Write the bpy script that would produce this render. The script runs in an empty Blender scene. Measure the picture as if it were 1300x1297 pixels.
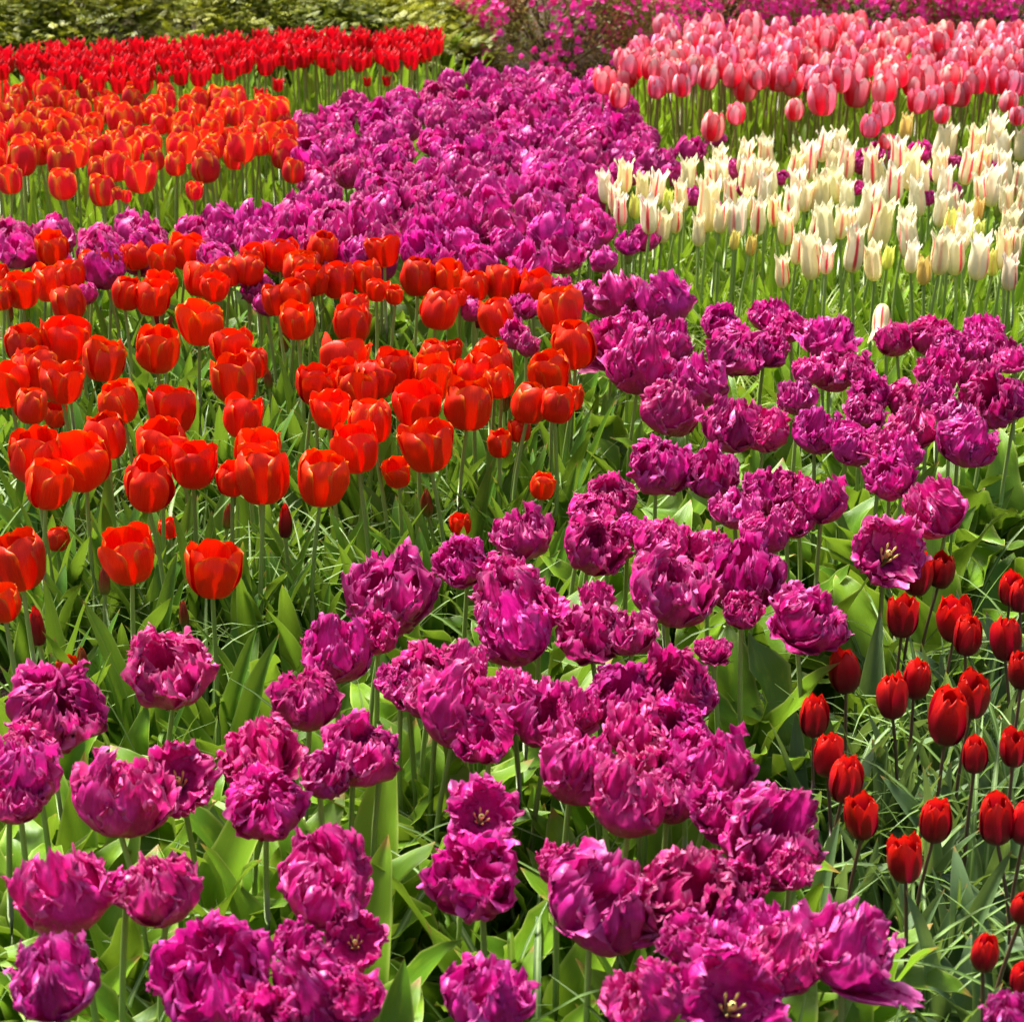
import bpy, math, random
import numpy as np
from mathutils import Vector, Matrix, Euler, noise

R = math.radians
SC = bpy.context.scene
COL = SC.collection
random.seed(7)

# ------------------------------------------------------------------ camera, sky, sun, exposure
F = 2600.0; TILT = R(21.4); CAMZ = 1.69
cam = bpy.data.objects.new('camera', bpy.data.cameras.new('camera'))
COL.objects.link(cam)
cam.location = (0, 0, CAMZ)
cam.rotation_euler = (R(90) - TILT, 0, 0)
cam.data.sensor_fit = 'HORIZONTAL'; cam.data.sensor_width = 36; cam.data.lens = 36 * F / 1300
cam.data.clip_start = .05; cam.data.clip_end = 500
cam.data.dof.use_dof = True; cam.data.dof.focus_distance = 3.6; cam.data.dof.aperture_fstop = 11
SC.camera = cam

SUN_EL, SUN_AZ = R(58), R(-38)           # azimuth measured from +Y towards +X
world = bpy.data.worlds.new('World'); SC.world = world; world.use_nodes = True
wn = world.node_tree
bg = wn.nodes['Background']
sky = wn.nodes.new('ShaderNodeTexSky'); sky.sky_type = 'NISHITA'; sky.sun_disc = False
sky.sun_elevation = SUN_EL; sky.sun_rotation = SUN_AZ
sky.air_density = 1.0; sky.dust_density = 6.0; sky.ozone_density = 0.6
wn.links.new(sky.outputs[0], bg.inputs['Color']); bg.inputs['Strength'].default_value = 0.085
sl = bpy.data.lights.new('sun', 'SUN'); sl.energy = 4.8; sl.angle = R(16); sl.color = (1, .965, .90)
so = bpy.data.objects.new('sun', sl); COL.objects.link(so)
d = Vector((math.sin(SUN_AZ) * math.cos(SUN_EL), math.cos(SUN_AZ) * math.cos(SUN_EL), math.sin(SUN_EL)))
so.rotation_euler = d.to_track_quat('Z', 'Y').to_euler(); so.location = (0, 0, 8)
SC.view_settings.view_transform = 'Standard'; SC.view_settings.look = 'None'
SC.view_settings.gamma = 1; SC.view_settings.exposure = 1.45

def at(X, Y, z):
    """point on the horizontal plane z seen at photo pixel X, Y; also its depth along the view axis"""
    cx, cy = (X - 650) / F, -(Y - 648.5) / F
    dx, dy, dz = cx, math.cos(TILT) + cy * math.sin(TILT), -math.sin(TILT) + cy * math.cos(TILT)
    t = (z - CAMZ) / dz
    return Vector((dx * t, dy * t, z)), t

def proj(p):
    y, z = p[1], p[2] - CAMZ
    t = y * math.cos(TILT) - z * math.sin(TILT)
    up = y * math.sin(TILT) + z * math.cos(TILT)
    return 650 + p[0] / t * F, 648.5 - up / t * F

# ------------------------------------------------------------------ materials
class NT:
    def __init__(s, name):
        s.m = bpy.data.materials.new(name); s.m.use_nodes = True
        s.t = s.m.node_tree; s.b = s.t.nodes['Principled BSDF']; s.out = s.t.nodes['Material Output']
    def n(s, typ, **k):
        nd = s.t.nodes.new(typ)
        for a, v in k.items(): setattr(nd, a, v)
        return nd
    def l(s, a, b): s.t.links.new(a, b)
    def val(s, sock, v):
        if isinstance(v, (int, float)): sock.default_value = v
        elif isinstance(v, tuple): sock.default_value = (*v, 1) if len(v) == 3 else v
        else: s.l(v, sock)
    def math(s, op, a, b=0.0, c=None, clamp=False):
        nd = s.n('ShaderNodeMath', operation=op, use_clamp=clamp)
        s.val(nd.inputs[0], a); s.val(nd.inputs[1], b)
        if c is not None: s.val(nd.inputs[2], c)
        return nd.outputs[0]
    def mix(s, f, a, b, mode='MIX'):
        nd = s.n('ShaderNodeMix', data_type='RGBA', blend_type=mode)
        s.val(nd.inputs[0], f); s.val(nd.inputs[6], a); s.val(nd.inputs[7], b)
        return nd.outputs[2]
    def ramp(s, f, lo, hi, smooth=True):
        nd = s.n('ShaderNodeMapRange', interpolation_type='SMOOTHSTEP' if smooth else 'LINEAR')
        s.val(nd.inputs[0], f); nd.inputs[1].default_value = lo; nd.inputs[2].default_value = hi
        return nd.outputs[0]
    def uv(s):
        t = s.n('ShaderNodeUVMap'); sp = s.n('ShaderNodeSeparateXYZ'); s.l(t.outputs[0], sp.inputs[0])
        e = s.math('ABSOLUTE', s.math('MULTIPLY_ADD', sp.outputs[0], 2.0, -1.0))
        return t.outputs[0], sp.outputs[0], sp.outputs[1], e
    def noise(s, vec, scale, stretch=(1, 1, 1), detail=3, rough=.5, dist=0.0):
        mp = s.n('ShaderNodeMapping'); s.l(vec, mp.inputs[0]); mp.inputs['Scale'].default_value = stretch
        oi = s.n('ShaderNodeObjectInfo')
        add = s.n('ShaderNodeVectorMath', operation='ADD'); s.l(mp.outputs[0], add.inputs[0])
        ml = s.n('ShaderNodeVectorMath', operation='SCALE'); ml.inputs[0].default_value = (37, 21, 13)
        s.l(oi.outputs['Random'], ml.inputs['Scale']); s.l(ml.outputs[0], add.inputs[1])
        nd = s.n('ShaderNodeTexNoise'); nd.inputs['Scale'].default_value = scale
        nd.inputs['Detail'].default_value = detail; nd.inputs['Roughness'].default_value = rough
        nd.inputs['Distortion'].default_value = dist
        s.l(add.outputs[0], nd.inputs['Vector'])
        return nd.outputs[0]
    def rnd(s): return s.n('ShaderNodeObjectInfo').outputs['Random']
    def finish(s, color, rough=.45, trans=.25, tcol=None, bump=None, bstr=.3, bdist=.002, spec=.5):
        s.val(s.b.inputs['Base Color'], color); s.val(s.b.inputs['Roughness'], rough)
        s.b.inputs['Specular IOR Level'].default_value = spec
        if bump is not None:
            bn = s.n('ShaderNodeBump'); bn.inputs['Strength'].default_value = bstr; bn.inputs['Distance'].default_value = bdist
            s.l(bump, bn.inputs['Height']); s.l(bn.outputs[0], s.b.inputs['Normal'])
        if trans:
            tr = s.n('ShaderNodeBsdfTranslucent'); s.val(tr.inputs['Color'], tcol if tcol is not None else color)
            mx = s.n('ShaderNodeMixShader'); mx.inputs[0].default_value = trans
            s.l(s.b.outputs[0], mx.inputs[1]); s.l(tr.outputs[0], mx.inputs[2]); s.l(mx.outputs[0], s.out.inputs[0])
        return s.m

def petal_mat(name, centre, edge, base, e0=.45, e1=1.0, b1=.22, tip=None, stripe=None, rough=.42, trans=.3, var=.12, veins=.12):
    m = NT(name); uvv, u, v, e = m.uv()
    nz = m.noise(uvv, 3.0, (9, 1.2, 1), 3)
    e2 = m.math('ADD', e, m.math('MULTIPLY_ADD', nz, .6, -.3))
    # the rim runs round the tip as well as down both sides
    vt = m.math('MULTIPLY', m.ramp(v, .55, 1.0, False), .55)
    f = m.ramp(m.math('ADD', e2, vt), e0, e1 + .35)
    c = centre
    if tip: c = m.mix(m.ramp(m.math('ADD', v, m.math('MULTIPLY_ADD', nz, .3, -.15)), .42, .95), c, tip)
    c = m.mix(f, c, edge)
    if stripe:
        col, w, amt = stripe
        k = m.math('SUBTRACT', 1.0, m.ramp(m.math('ADD', e, m.math('MULTIPLY_ADD', nz, .5, -.25)), w * .5, w * 1.5))
        k = m.math('MULTIPLY', k, m.math('MULTIPLY', m.ramp(v, .03, .2), m.math('SUBTRACT', 1.0, m.ramp(v, .62, .95))))
        k = m.math('MULTIPLY', k, m.ramp(m.rnd(), 1 - amt, 1 - amt + .45))
        c = m.mix(k, c, col)
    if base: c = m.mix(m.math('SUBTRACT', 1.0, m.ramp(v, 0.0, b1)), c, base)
    vn = m.noise(uvv, 4.0, (26, 1.0, 1), 3)
    c = m.mix(1.0, c, m.mix(vn, (1 - veins * 2,) * 3, (1 + veins,) * 3), 'MULTIPLY')
    c = m.mix(1.0, c, m.n('ShaderNodeObjectInfo').outputs['Color'], 'MULTIPLY')
    c = m.mix(1.0, c, m.mix(m.rnd(), (1 - var,) * 3, (1 + var,) * 3), 'MULTIPLY')
    return m.finish(c, rough, trans, bump=vn, bstr=.35, bdist=.0016, spec=.28)

def leaf_mat(name, dark, light, rough=.38, stripe=None, edge=None, trans=.28):
    m = NT(name); uvv, u, v, e = m.uv()
    c = m.mix(m.rnd(), dark, light)
    g = m.n('ShaderNodeNewGeometry')
    c = m.mix(1.0, c, m.mix(g.outputs['Random Per Island'], (.72, .75, .7), (1.25, 1.2, 1.25)), 'MULTIPLY')
    vn = m.noise(uvv, 3.0, (40, 1.0, 1), 3)
    c = m.mix(1.0, c, m.mix(vn, (.72,) * 3, (1.22,) * 3), 'MULTIPLY')
    bl = m.noise(uvv, 2.0, (2, 5, 1), 4)
    c = m.mix(m.math('MULTIPLY', m.ramp(bl, .5, .75), .45), c, (light[0] * 1.5, light[1] * 1.25, light[2]))
    if edge: c = m.mix(m.math('MULTIPLY', m.ramp(e, .84, .99), .7), c, edge)
    if edge: c = m.mix(m.math('MULTIPLY', m.ramp(m.math('ADD', v, m.math('MULTIPLY', m.rnd(), .06)), .985, 1.02), .8), c, (.35, .2, .05))
    if stripe: c = m.mix(m.math('MULTIPLY', m.math('SUBTRACT', 1.0, m.ramp(e, .1, .45)), .75), c, stripe)
    tc = m.mix(.5, c, (.30, .42, .03))
    return m.finish(c, rough, trans, tcol=tc, bump=vn, bstr=.35, bdist=.0015, spec=.32)

M = {}
M['vermilion'] = petal_mat('vermilion_petal', (.84, .007, .0008), (.95, .13, .006), (.85, .35, .03), e0=.85, e1=1.08, b1=.10, tip=(.90, .022, .001), veins=.24, rough=.42, trans=.16)
M['flame'] = petal_mat('flame_petal', (.80, .014, .032), (1.0, .40, .03), (.75, .30, .05), e0=.66, e1=1.0, b1=.12, veins=.14)
M['scarlet'] = petal_mat('scarlet_petal', (.62, .001, .010), (.80, .004, .014), (.35, .0, .01), b1=.15, veins=.15)
M['rose'] = petal_mat('rose_petal', (.90, .13, .24), (.80, .006, .035), (.72, .04, .10), e0=.72, e1=1.05, b1=.35, tip=(.98, .66, .70), veins=.14)  # pale tips: partly own colour, partly light painted on the petal tops
M['rose_inner'] = petal_mat('rose_inner_petal', (.76, .006, .035), (.80, .015, .05), (.70, .03, .07), e0=.62, e1=1.0, b1=.3, tip=(.93, .26, .36), veins=.14)  # inner petals' own red, deepened with painted shade inside the cup
M['flame_inner'] = petal_mat('flame_inner_petal', (.86, .030, .010), (1.0, .42, .03), (.75, .35, .05), e0=.72, e1=1.0, b1=.12, veins=.14)
M['cream'] = petal_mat('cream_petal', (.96, .90, .58), (.96, .93, .66), (.86, .80, .28), e0=.3, e1=.9, b1=.30, stripe=((.80, .05, .09), .20, .66), veins=.06, trans=.35)
M['yellow'] = petal_mat('yellow_petal', (.82, .68, .16), (.90, .82, .35), (.62, .62, .12), b1=.3, stripe=((.70, .10, .04), .14, .4), veins=.08)
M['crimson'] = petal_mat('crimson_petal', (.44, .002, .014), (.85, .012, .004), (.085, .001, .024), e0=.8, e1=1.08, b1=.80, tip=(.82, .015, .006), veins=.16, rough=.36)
M['bud'] = petal_mat('bud_petal', (.30, .03, .012), (.38, .12, .03), (.20, .24, .05), b1=.6, veins=.2)
M['green_bud'] = petal_mat('green_bud_petal', (.34, .42, .05), (.42, .5, .08), (.2, .32, .05), b1=.5, veins=.15)

m = NT('parrot_petal'); uvv, u, v, e = m.uv()
tc = m.n('ShaderNodeTexCoord').outputs['Object']
n1 = m.noise(tc, 26.0, (1, 1, 1), 5, .62)
n2 = m.noise(uvv, 3.5, (11, 1.6, 1), 5, .6, .6)
c = m.mix(m.ramp(n1, .34, .68), (.48, .004, .16), (.84, .030, .38))
c = m.mix(m.math('MULTIPLY', m.ramp(n2, .56, .78), .55), c, (.90, .24, .60))  # lilac highlights painted into the colour along the noise ridges
c = m.mix(m.math('MULTIPLY', m.ramp(m.math('ADD', m.math('MAXIMUM', e, m.math('MULTIPLY', v, .98)), m.math('MULTIPLY', n1, .25)), .98, 1.18), .7), c, (.88, .26, .62))  # pale fringe, with bright rim highlights painted into the colour
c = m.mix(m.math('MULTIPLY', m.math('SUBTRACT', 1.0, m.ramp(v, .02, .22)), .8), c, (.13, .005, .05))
c = m.mix(m.math('MULTIPLY', m.ramp(m.rnd(), .4, 1.0), .5), c, (.36, .005, .17))
c = m.mix(1.0, c, m.mix(m.rnd(), (.85, .85, .85), (1.15, 1.1, 1.15)), 'MULTIPLY')
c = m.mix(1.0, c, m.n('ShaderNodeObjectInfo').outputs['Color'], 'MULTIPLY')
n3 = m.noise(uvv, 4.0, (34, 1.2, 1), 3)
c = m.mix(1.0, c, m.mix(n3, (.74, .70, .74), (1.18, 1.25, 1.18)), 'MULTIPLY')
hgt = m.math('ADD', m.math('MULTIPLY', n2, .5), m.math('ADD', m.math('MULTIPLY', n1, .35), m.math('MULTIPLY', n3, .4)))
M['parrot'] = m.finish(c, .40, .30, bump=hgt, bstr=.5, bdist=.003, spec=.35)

M['leaf'] = leaf_mat('broad_leaf', (.075, .185, .008), (.165, .31, .014), edge=(.34, .45, .08), rough=.36)
M['leaf_blue'] = leaf_mat('upright_leaf', (.048, .145, .008), (.105, .245, .014), edge=(.16, .25, .07), rough=.4)
M['leaf_grey'] = leaf_mat('grey_green_leaf', (.07, .14, .05), (.14, .23, .095), edge=(.2, .28, .12), rough=.42)
M['leaf_far'] = leaf_mat('bright_green_leaf', (.12, .26, .008), (.23, .39, .014), edge=(.38, .48, .08))  # brighter green leaf colour for the back beds
M['blade'] = leaf_mat('grass_blade', (.055, .130, .018), (.13, .24, .04), stripe=(.27, .38, .12), rough=.34, trans=.2)
M['blade_far'] = leaf_mat('bright_grass_blade', (.14, .25, .03), (.26, .38, .06), stripe=(.50, .56, .2), rough=.34)

def stem_mat(name, a, b):
    m = NT(name); tc = m.n('ShaderNodeTexCoord').outputs['Object']
    nz = m.noise(tc, 6.0, (3, 3, 1), 4)
    c = m.mix(nz, a, b)
    c = m.mix(1.0, c, m.mix(m.rnd(), (.8,) * 3, (1.2,) * 3), 'MULTIPLY')
    return m.finish(c, .45, 0, bump=nz, bstr=.2)
M['stem'] = stem_mat('green_stem', (.15, .24, .05), (.27, .37, .10))
M['stem_brown'] = stem_mat('brown_stem', (.055, .020, .018), (.12, .07, .045))
M['stem_far'] = stem_mat('pale_stem', (.16, .22, .04), (.28, .34, .08))
M['stem_rust'] = stem_mat('rusty_stem', (.15, .12, .03), (.22, .22, .06))
M['pistil'] = stem_mat('pistil_yellow', (.65, .52, .10), (.80, .72, .28))
M['bark'] = stem_mat('shrub_bark', (.05, .035, .022), (.13, .09, .06))

def foliage_mat(name, a, b, c3=None, rough=.5, trans=.25):
    m = NT(name); g = m.n('ShaderNodeNewGeometry'); r = g.outputs['Random Per Island']
    tc = m.n('ShaderNodeTexCoord').outputs['Object']
    nz = m.noise(tc, 3.0, (1, 1, 1), 3)
    c = m.mix(r, a, b)
    if c3: c = m.mix(m.math('MULTIPLY', m.ramp(nz, .45, .65), .8), c, c3)
    return m.finish(c, rough, trans, spec=.25)
M['conifer'] = foliage_mat('conifer_sprays', (.05, .09, .006), (.30, .32, .015), (.42, .42, .02))
M['azalea_leaf'] = foliage_mat('azalea_leaves', (.20, .21, .03), (.36, .17, .05), (.18, .26, .035))
M['blossom'] = foliage_mat('azalea_blossom', (.93, .015, .30), (.97, .09, .48), trans=.35)
M['bush_leaf'] = foliage_mat('bright_bush_leaves', (.12, .22, .03), (.22, .32, .05))

m = NT('garden_soil'); tc = m.n('ShaderNodeTexCoord').outputs['Object']
n1 = m.noise(tc, 9, (1, 1, 1), 8, .7); n2 = m.noise(tc, 70, (1, 1, 1), 6, .7)
vo = m.n('ShaderNodeTexVoronoi'); vo.inputs['Scale'].default_value = 85; m.l(tc, vo.inputs['Vector'])
c = m.mix(n2, (.018, .010, .006), (.10, .062, .038))
c = m.mix(m.math('MULTIPLY', m.ramp(n1, .5, .72), .5), c, (.13, .095, .07))
cs = m.n('ShaderNodeSeparateColor'); m.l(vo.outputs['Color'], cs.inputs[0])
c = m.mix(m.math('MULTIPLY', m.ramp(cs.outputs[0], .8, .9), .6), c, (.20, .095, .045))
h = m.math('ADD', n2, m.math('MULTIPLY', vo.outputs['Distance'], 1.5))
M['soil'] = m.finish(c, .92, 0, bump=h, bstr=.9, bdist=.012, spec=.2)
m = NT('bark_chips'); g = m.n('ShaderNodeNewGeometry')
M['chips'] = m.finish(m.mix(g.outputs['Random Per Island'], (.045, .025, .014), (.26, .15, .085)), .9, 0, spec=.2)

# ------------------------------------------------------------------ mesh helpers
def mesh_from(name, verts, faces, uvs, mat, smooth=True):
    me = bpy.data.meshes.new(name)
    V = np.asarray(verts, dtype=np.float32); Fc = np.asarray(faces, dtype=np.int32)
    k = Fc.shape[1]
    me.vertices.add(len(V)); me.vertices.foreach_set('co', V.ravel())
    me.loops.add(Fc.size); me.loops.foreach_set('vertex_index', Fc.ravel())
    me.polygons.add(len(Fc)); me.polygons.foreach_set('loop_start', np.arange(0, Fc.size, k, dtype=np.int32))
    me.polygons.foreach_set('loop_total', np.full(len(Fc), k, dtype=np.int32))
    if uvs is not None:
        ul = me.uv_layers.new(name='UVMap'); U = np.asarray(uvs, dtype=np.float32)[Fc.ravel()]
        ul.data.foreach_set('uv', U.ravel())
    me.update(calc_edges=True); me.validate()
    if smooth: me.polygons.foreach_set('use_smooth', np.ones(len(me.polygons), dtype=bool))
    me.materials.append(mat)
    return me

def grid_faces(nu, nv, off=0):
    i = np.arange(nv - 1)[:, None] * nu + np.arange(nu - 1)[None, :]
    return (np.stack([i, i + 1, i + nu + 1, i + nu], -1).reshape(-1, 4) + off)

def obj(name, me, parent=None, **props):
    o = bpy.data.objects.new(name, me); COL.objects.link(o)
    if parent: o.parent = parent
    for k, v in props.items(): o[k] = v
    return o

def tube(pts, rad, n=8):
    """tube along pts with radii"""
    V = []; Fc = []; U = []
    for i, (p, r) in enumerate(zip(pts, rad)):
        p = Vector(p); a = Vector(pts[min(i + 1, len(pts) - 1)]) - Vector(pts[max(i - 1, 0)])
        q = a.to_track_quat('Z', 'X')
        for j in range(n):
            t = 2 * math.pi * j / n
            V.append(p + q @ Vector((math.cos(t) * r, math.sin(t) * r, 0))); U.append((j / n, i / len(pts)))
    for i in range(len(pts) - 1):
        for j in range(n):
            a = i * n + j; b = i * n + (j + 1) % n
            Fc.append((a, b, b + n, a + n))
    return V, Fc, U

def merge(parts):
    V = []; Fc = []; U = []; o = 0
    for v, f, u in parts:
        V.append(np.asarray(v, dtype=np.float32).reshape(-1, 3)); Fc.append(np.asarray(f, dtype=np.int32) + o); U.append(np.asarray(u, dtype=np.float32))
        o += len(v)
    return np.concatenate(V), np.concatenate(Fc), np.concatenate(U)

# smooth petal: centre-line profile (radius, height), half width along v
def smooth_petal(prof, wid, phi, rs=1.0, nu=9, nv=14, seed=0, flare=.10, wob=.0010, open_=0.0, point=0.0):
    pr = np.array(prof); t = np.linspace(0, 1, len(pr)); w = np.array(wid); tw = np.linspace(0, 1, len(w))
    Rm = pr[:, 0].max(); V = []; U = []
    for j in range(nv):
        v = j / (nv - 1); vv = 1 - (1 - v) ** 1.25
        # smooth interpolation of the profile
        k = vv * (len(pr) - 1); i = min(int(k), len(pr) - 2); f = k - i
        p0, p1, p2, p3 = pr[max(i - 1, 0)], pr[i], pr[i + 1], pr[min(i + 2, len(pr) - 1)]
        P = .5 * ((2 * p1) + (-p0 + p2) * f + (2 * p0 - 5 * p1 + 4 * p2 - p3) * f * f + (-p0 + 3 * p1 - 3 * p2 + p3) * f ** 3)
        r, z = P[0] * rs, P[1]
        r += open_ * vv ** 2
        hw = np.interp(vv, tw, w)
        for i in range(nu):
            s = -1 + 2 * i / (nu - 1)
            rc = max(r, Rm * .55)
            th = s * hw / rc
            rr = r * math.cos(th * .25) + flare * Rm * (abs(s) ** 3) * vv
            # pull the corners of the upper edge down so that the petal top is rounded
            zz = z - (abs(s) ** 2.6) * (.0085 + point) * (vv ** 8) * Rm / .03 + .0012 * noise.noise(Vector((s * 4, seed, 1))) * vv ** 6
            nn = noise.noise(Vector((s * 1.7 + seed, vv * 3, seed * 1.3)))
            rr += wob * nn * 2 * (0.3 + vv)
            crease = -.03 * Rm * math.exp(-(s * 5) ** 2) * vv
            rr += crease
            rr = max(rr, .0008)
            a = phi + th
            V.append((rr * math.cos(a), rr * math.sin(a), zz + .0015 * nn * vv)); U.append(((s + 1) / 2, v))
    return V, grid_faces(nu, nv), U

# ruffled fringed petal of the parrot tulip
def parrot_petal(phi, layer, seed, amax, Rr, Hh, width, nu=25, nv=27, droop=0.0, amp=1.0):
    V = []; U = []
    for j in range(nv):
        v = j / (nv - 1)
        for i in range(nu):
            s = -1 + 2 * i / (nu - 1)
            tipj = 1 + .13 * noise.noise(Vector((s * 5.5 + seed, seed, 0))) + .11 * noise.noise(Vector((s * 16 + seed, 3.1, seed)))
            tipj -= .18 * abs(s) ** 2.4
            vv = v * (1 + (tipj - 1) * v)
            a = vv * amax
            r = Rr * math.sin(min(a, math.pi * .98)) + .0035; z = Hh * .5 * (1 - math.cos(a))
            if droop: r += droop * .05 * vv ** 2; z -= droop * .055 * vv ** 3
            hw = width * (math.sin(math.pi * min(v * .80 + .10, 1)) ** .7)
            ej = 1 + .13 * noise.noise(Vector((v * 9, math.copysign(5, s), seed)))
            ej += .12 * noise.noise(Vector((v * 24, math.copysign(5, s), seed + 4)))
            th = s * hw * ej / max(Rr * max(math.sin(a), .45), .012)
            th = max(-1.5, min(1.5, th))
            ed = abs(s) ** 3; top = v ** 4
            P = Vector((s * 1.5 + seed * 3.1, v * 2.3, seed * 1.7))
            big = noise.noise(P * 1.1) * .013 * (.3 + v)
            mid = (1 - abs(noise.noise(Vector((s * 2.7 + seed, v * 1.7, seed))))*2 - .5) * .0075 * (.3 + v)
            fin = (.5 - abs(noise.noise(Vector((s * 7 + seed, v * 3.4, seed + 9))))) * .0020
            fr = (ed + top) * (noise.noise(Vector((s * 6, v * 9, seed + 2))) * .008 + .004 * (1 if layer < 2 else 0))
            dr = (big + mid + fin + fr) * amp
            rr = max(r + dr * (.4 + .6 * min(1, v * 3)), .002)
            an = phi + th
            up = noise.noise(Vector((s * 3, v * 3.5, seed + 6))) * .0085 * v
            V.append((rr * math.cos(an) + 0, rr * math.sin(an), z + (up + fr * .5) * amp)); U.append(((s + 1) / 2, v))
    return V, grid_faces(nu, nv), U

# ------------------------------------------------------------------ leaves, stems
def leaf_geo(L, W, bend, seed, wave=.0, nu=7, nv=14, fold=.35, twist=0.0):
    V = []; U = []; x = z = 0.0; ang = R(4); px, pz = .006, 0.0
    for j in range(nv):
        v = j / (nv - 1)
        ang = R(6) + bend * v ** 1.7
        if j: px += math.sin(ang) * L / (nv - 1); pz += math.cos(ang) * L / (nv - 1)
        hw = W * .5 * (math.sin(math.pi * (v * .86 + .14) ** .85) ** .75 if v < .999 else 0) * (1 if v < .999 else 0)
        if v < .12: hw = max(hw, W * .2)
        tw = twist * v
        for i in range(nu):
            s = -1 + 2 * i / (nu - 1)
            f = fold * (1 - v * .6)
            lift = abs(s) ** 1.5 * hw * f * 1.6
            wv = wave * math.sin(v * 17 + seed + (1.3 if s > 0 else 0)) * abs(s) ** 2 * hw + noise.noise(Vector((s, v * 4, seed))) * hw * .22
            y = s * hw * (1 - f * .25)
            nx, nz = -math.cos(ang), math.sin(ang)
            off = lift + wv
            X, Z, Yy = px + nx * off, pz + nz * off, y
            ca, sa = math.cos(tw), math.sin(tw)
            V.append((px + (X - px) * ca - Yy * sa, Yy * ca + (X - px) * sa, Z)); U.append(((s + 1) / 2, v))
    return V, grid_faces(nu, nv), U

def blade_geo(rng, L, W, n=9):
    bend = rng.uniform(.3, 1.8); a0 = rng.uniform(.02, .35); px = pz = 0.0; V = []; U = []
    cur = rng.uniform(-.5, .5); y0 = 0.0
    for j in range(n):
        v = j / (n - 1); ang = a0 + bend * v ** 1.4
        if j: px += math.sin(ang) * L / (n - 1); pz += math.cos(ang) * L / (n - 1)
        pz = max(pz, .006 * j)
        y0 = cur * v * v * L * .5
        hw = W * .5 * (1 - v ** 3) + .0003
        V += [(px, y0 - hw, pz + hw * .3), (px, y0, pz), (px, y0 + hw, pz + hw * .3)]; U += [(0, v), (.5, v), (1, v)]
    return V, grid_faces(3, n), U

rl = random.Random(3)
LEAVES = {}
def leafset(key, mat, specs):
    LEAVES[key] = []
    for k, (L, W, b, wv, fo, tw) in enumerate(specs):
        g = leaf_geo(L, W, b, k * 1.9, wv, fold=fo, twist=tw)
        LEAVES[key].append((g, mesh_from('leaf_' + key, *g, M[mat])))
leafset('broad', 'leaf', [(.30, .085, 1.0, .35, .35, .3), (.26, .09, 1.5, .45, .30, -.4), (.33, .075, .7, .3, .4, .5), (.28, .10, 1.2, .4, .25, -.2),
                          (.24, .07, .5, .5, .5, .6), (.31, .08, 1.9, .35, .35, .1), (.22, .06, .3, .3, .7, -.5), (.29, .095, .9, .5, .3, .7)])
leafset('upright', 'leaf_blue', [(.32, .055, .45, .12, .5, .2), (.30, .062, .7, .15, .45, -.3), (.35, .05, .3, .1, .55, .4), (.27, .06, .95, .2, .4, 0), (.33, .045, .55, .1, .6, -.5), (.25, .05, .2, .1, .6, .5)])
leafset('grey', 'leaf_grey', [(.24, .036, .5, .1, .5, .2), (.22, .042, .9, .15, .4, -.3), (.26, .034, .3, .1, .5, .4), (.2, .045, 1.3, .2, .3, 0)])
leafset('far', 'leaf_far', [(.36, .05, .4, .1, .5, .2), (.33, .055, .7, .15, .45, -.3), (.38, .045, .25, .1, .55, .4), (.30, .05, .9, .1, .4, 0)])

def stem_mesh(name, mat, rad, curve, seed):
    # unit length stem, ends at 0,0,1
    pts = []; rr = []
    for i in range(9):
        t = i / 8; pts.append((curve * math.sin(math.pi * t) * math.cos(seed), curve * math.sin(math.pi * t) * math.sin(seed), t))
        rr.append(rad * (1.15 - .3 * t))
    return mesh_from(name, *tube(pts, rr, 7), M[mat])
STEMS = {}
for key, mat, rad in (('green', 'stem', .0043), ('brown', 'stem_brown', .0029), ('far', 'stem_far', .0040), ('rust', 'stem_rust', .0038)):
    STEMS[key] = [stem_mesh('stem_' + key, mat, rad, c, s) for c, s in ((.012, 0), (.02, 1.5), (.016, 3.1), (.024, 4.6), (.005, 2))]

# ------------------------------------------------------------------ blooms: each variant is a list of (part name, mesh)
def cup(kind, mat, prof, wid, n, opens, jit=.14, point=0.0, flare=.10, nu=9, nv=14, wob=.001, inner_mat=None):
    out = []
    for k in range(n):
        rng = random.Random(kind + str(k)); parts = []
        a0 = rng.uniform(0, 6)
        for q in range(6):
            inner = q >= 3
            phi = a0 + (q % 3) * 2.094 + (1.047 if inner else 0) + rng.uniform(-jit, jit)
            sc = rng.uniform(.94, 1.04) * (1.05 if inner else 1)
            pr = [(r, z * sc) for r, z in prof]
            g = smooth_petal(pr, [w * rng.uniform(.92, 1.08) for w in wid], phi, .90 if inner else 1.0, nu, nv, seed=rng.uniform(0, 90),
                             flare=flare, wob=wob, open_=opens[k % len(opens)] * rng.uniform(.5, 1.5) + rng.uniform(-.0015, .0025), point=point)
            parts.append(('petal', mesh_from(kind + '_petal', *g, M[inner_mat if inner and inner_mat else mat])))
        out.append(parts)
    return out

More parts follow.
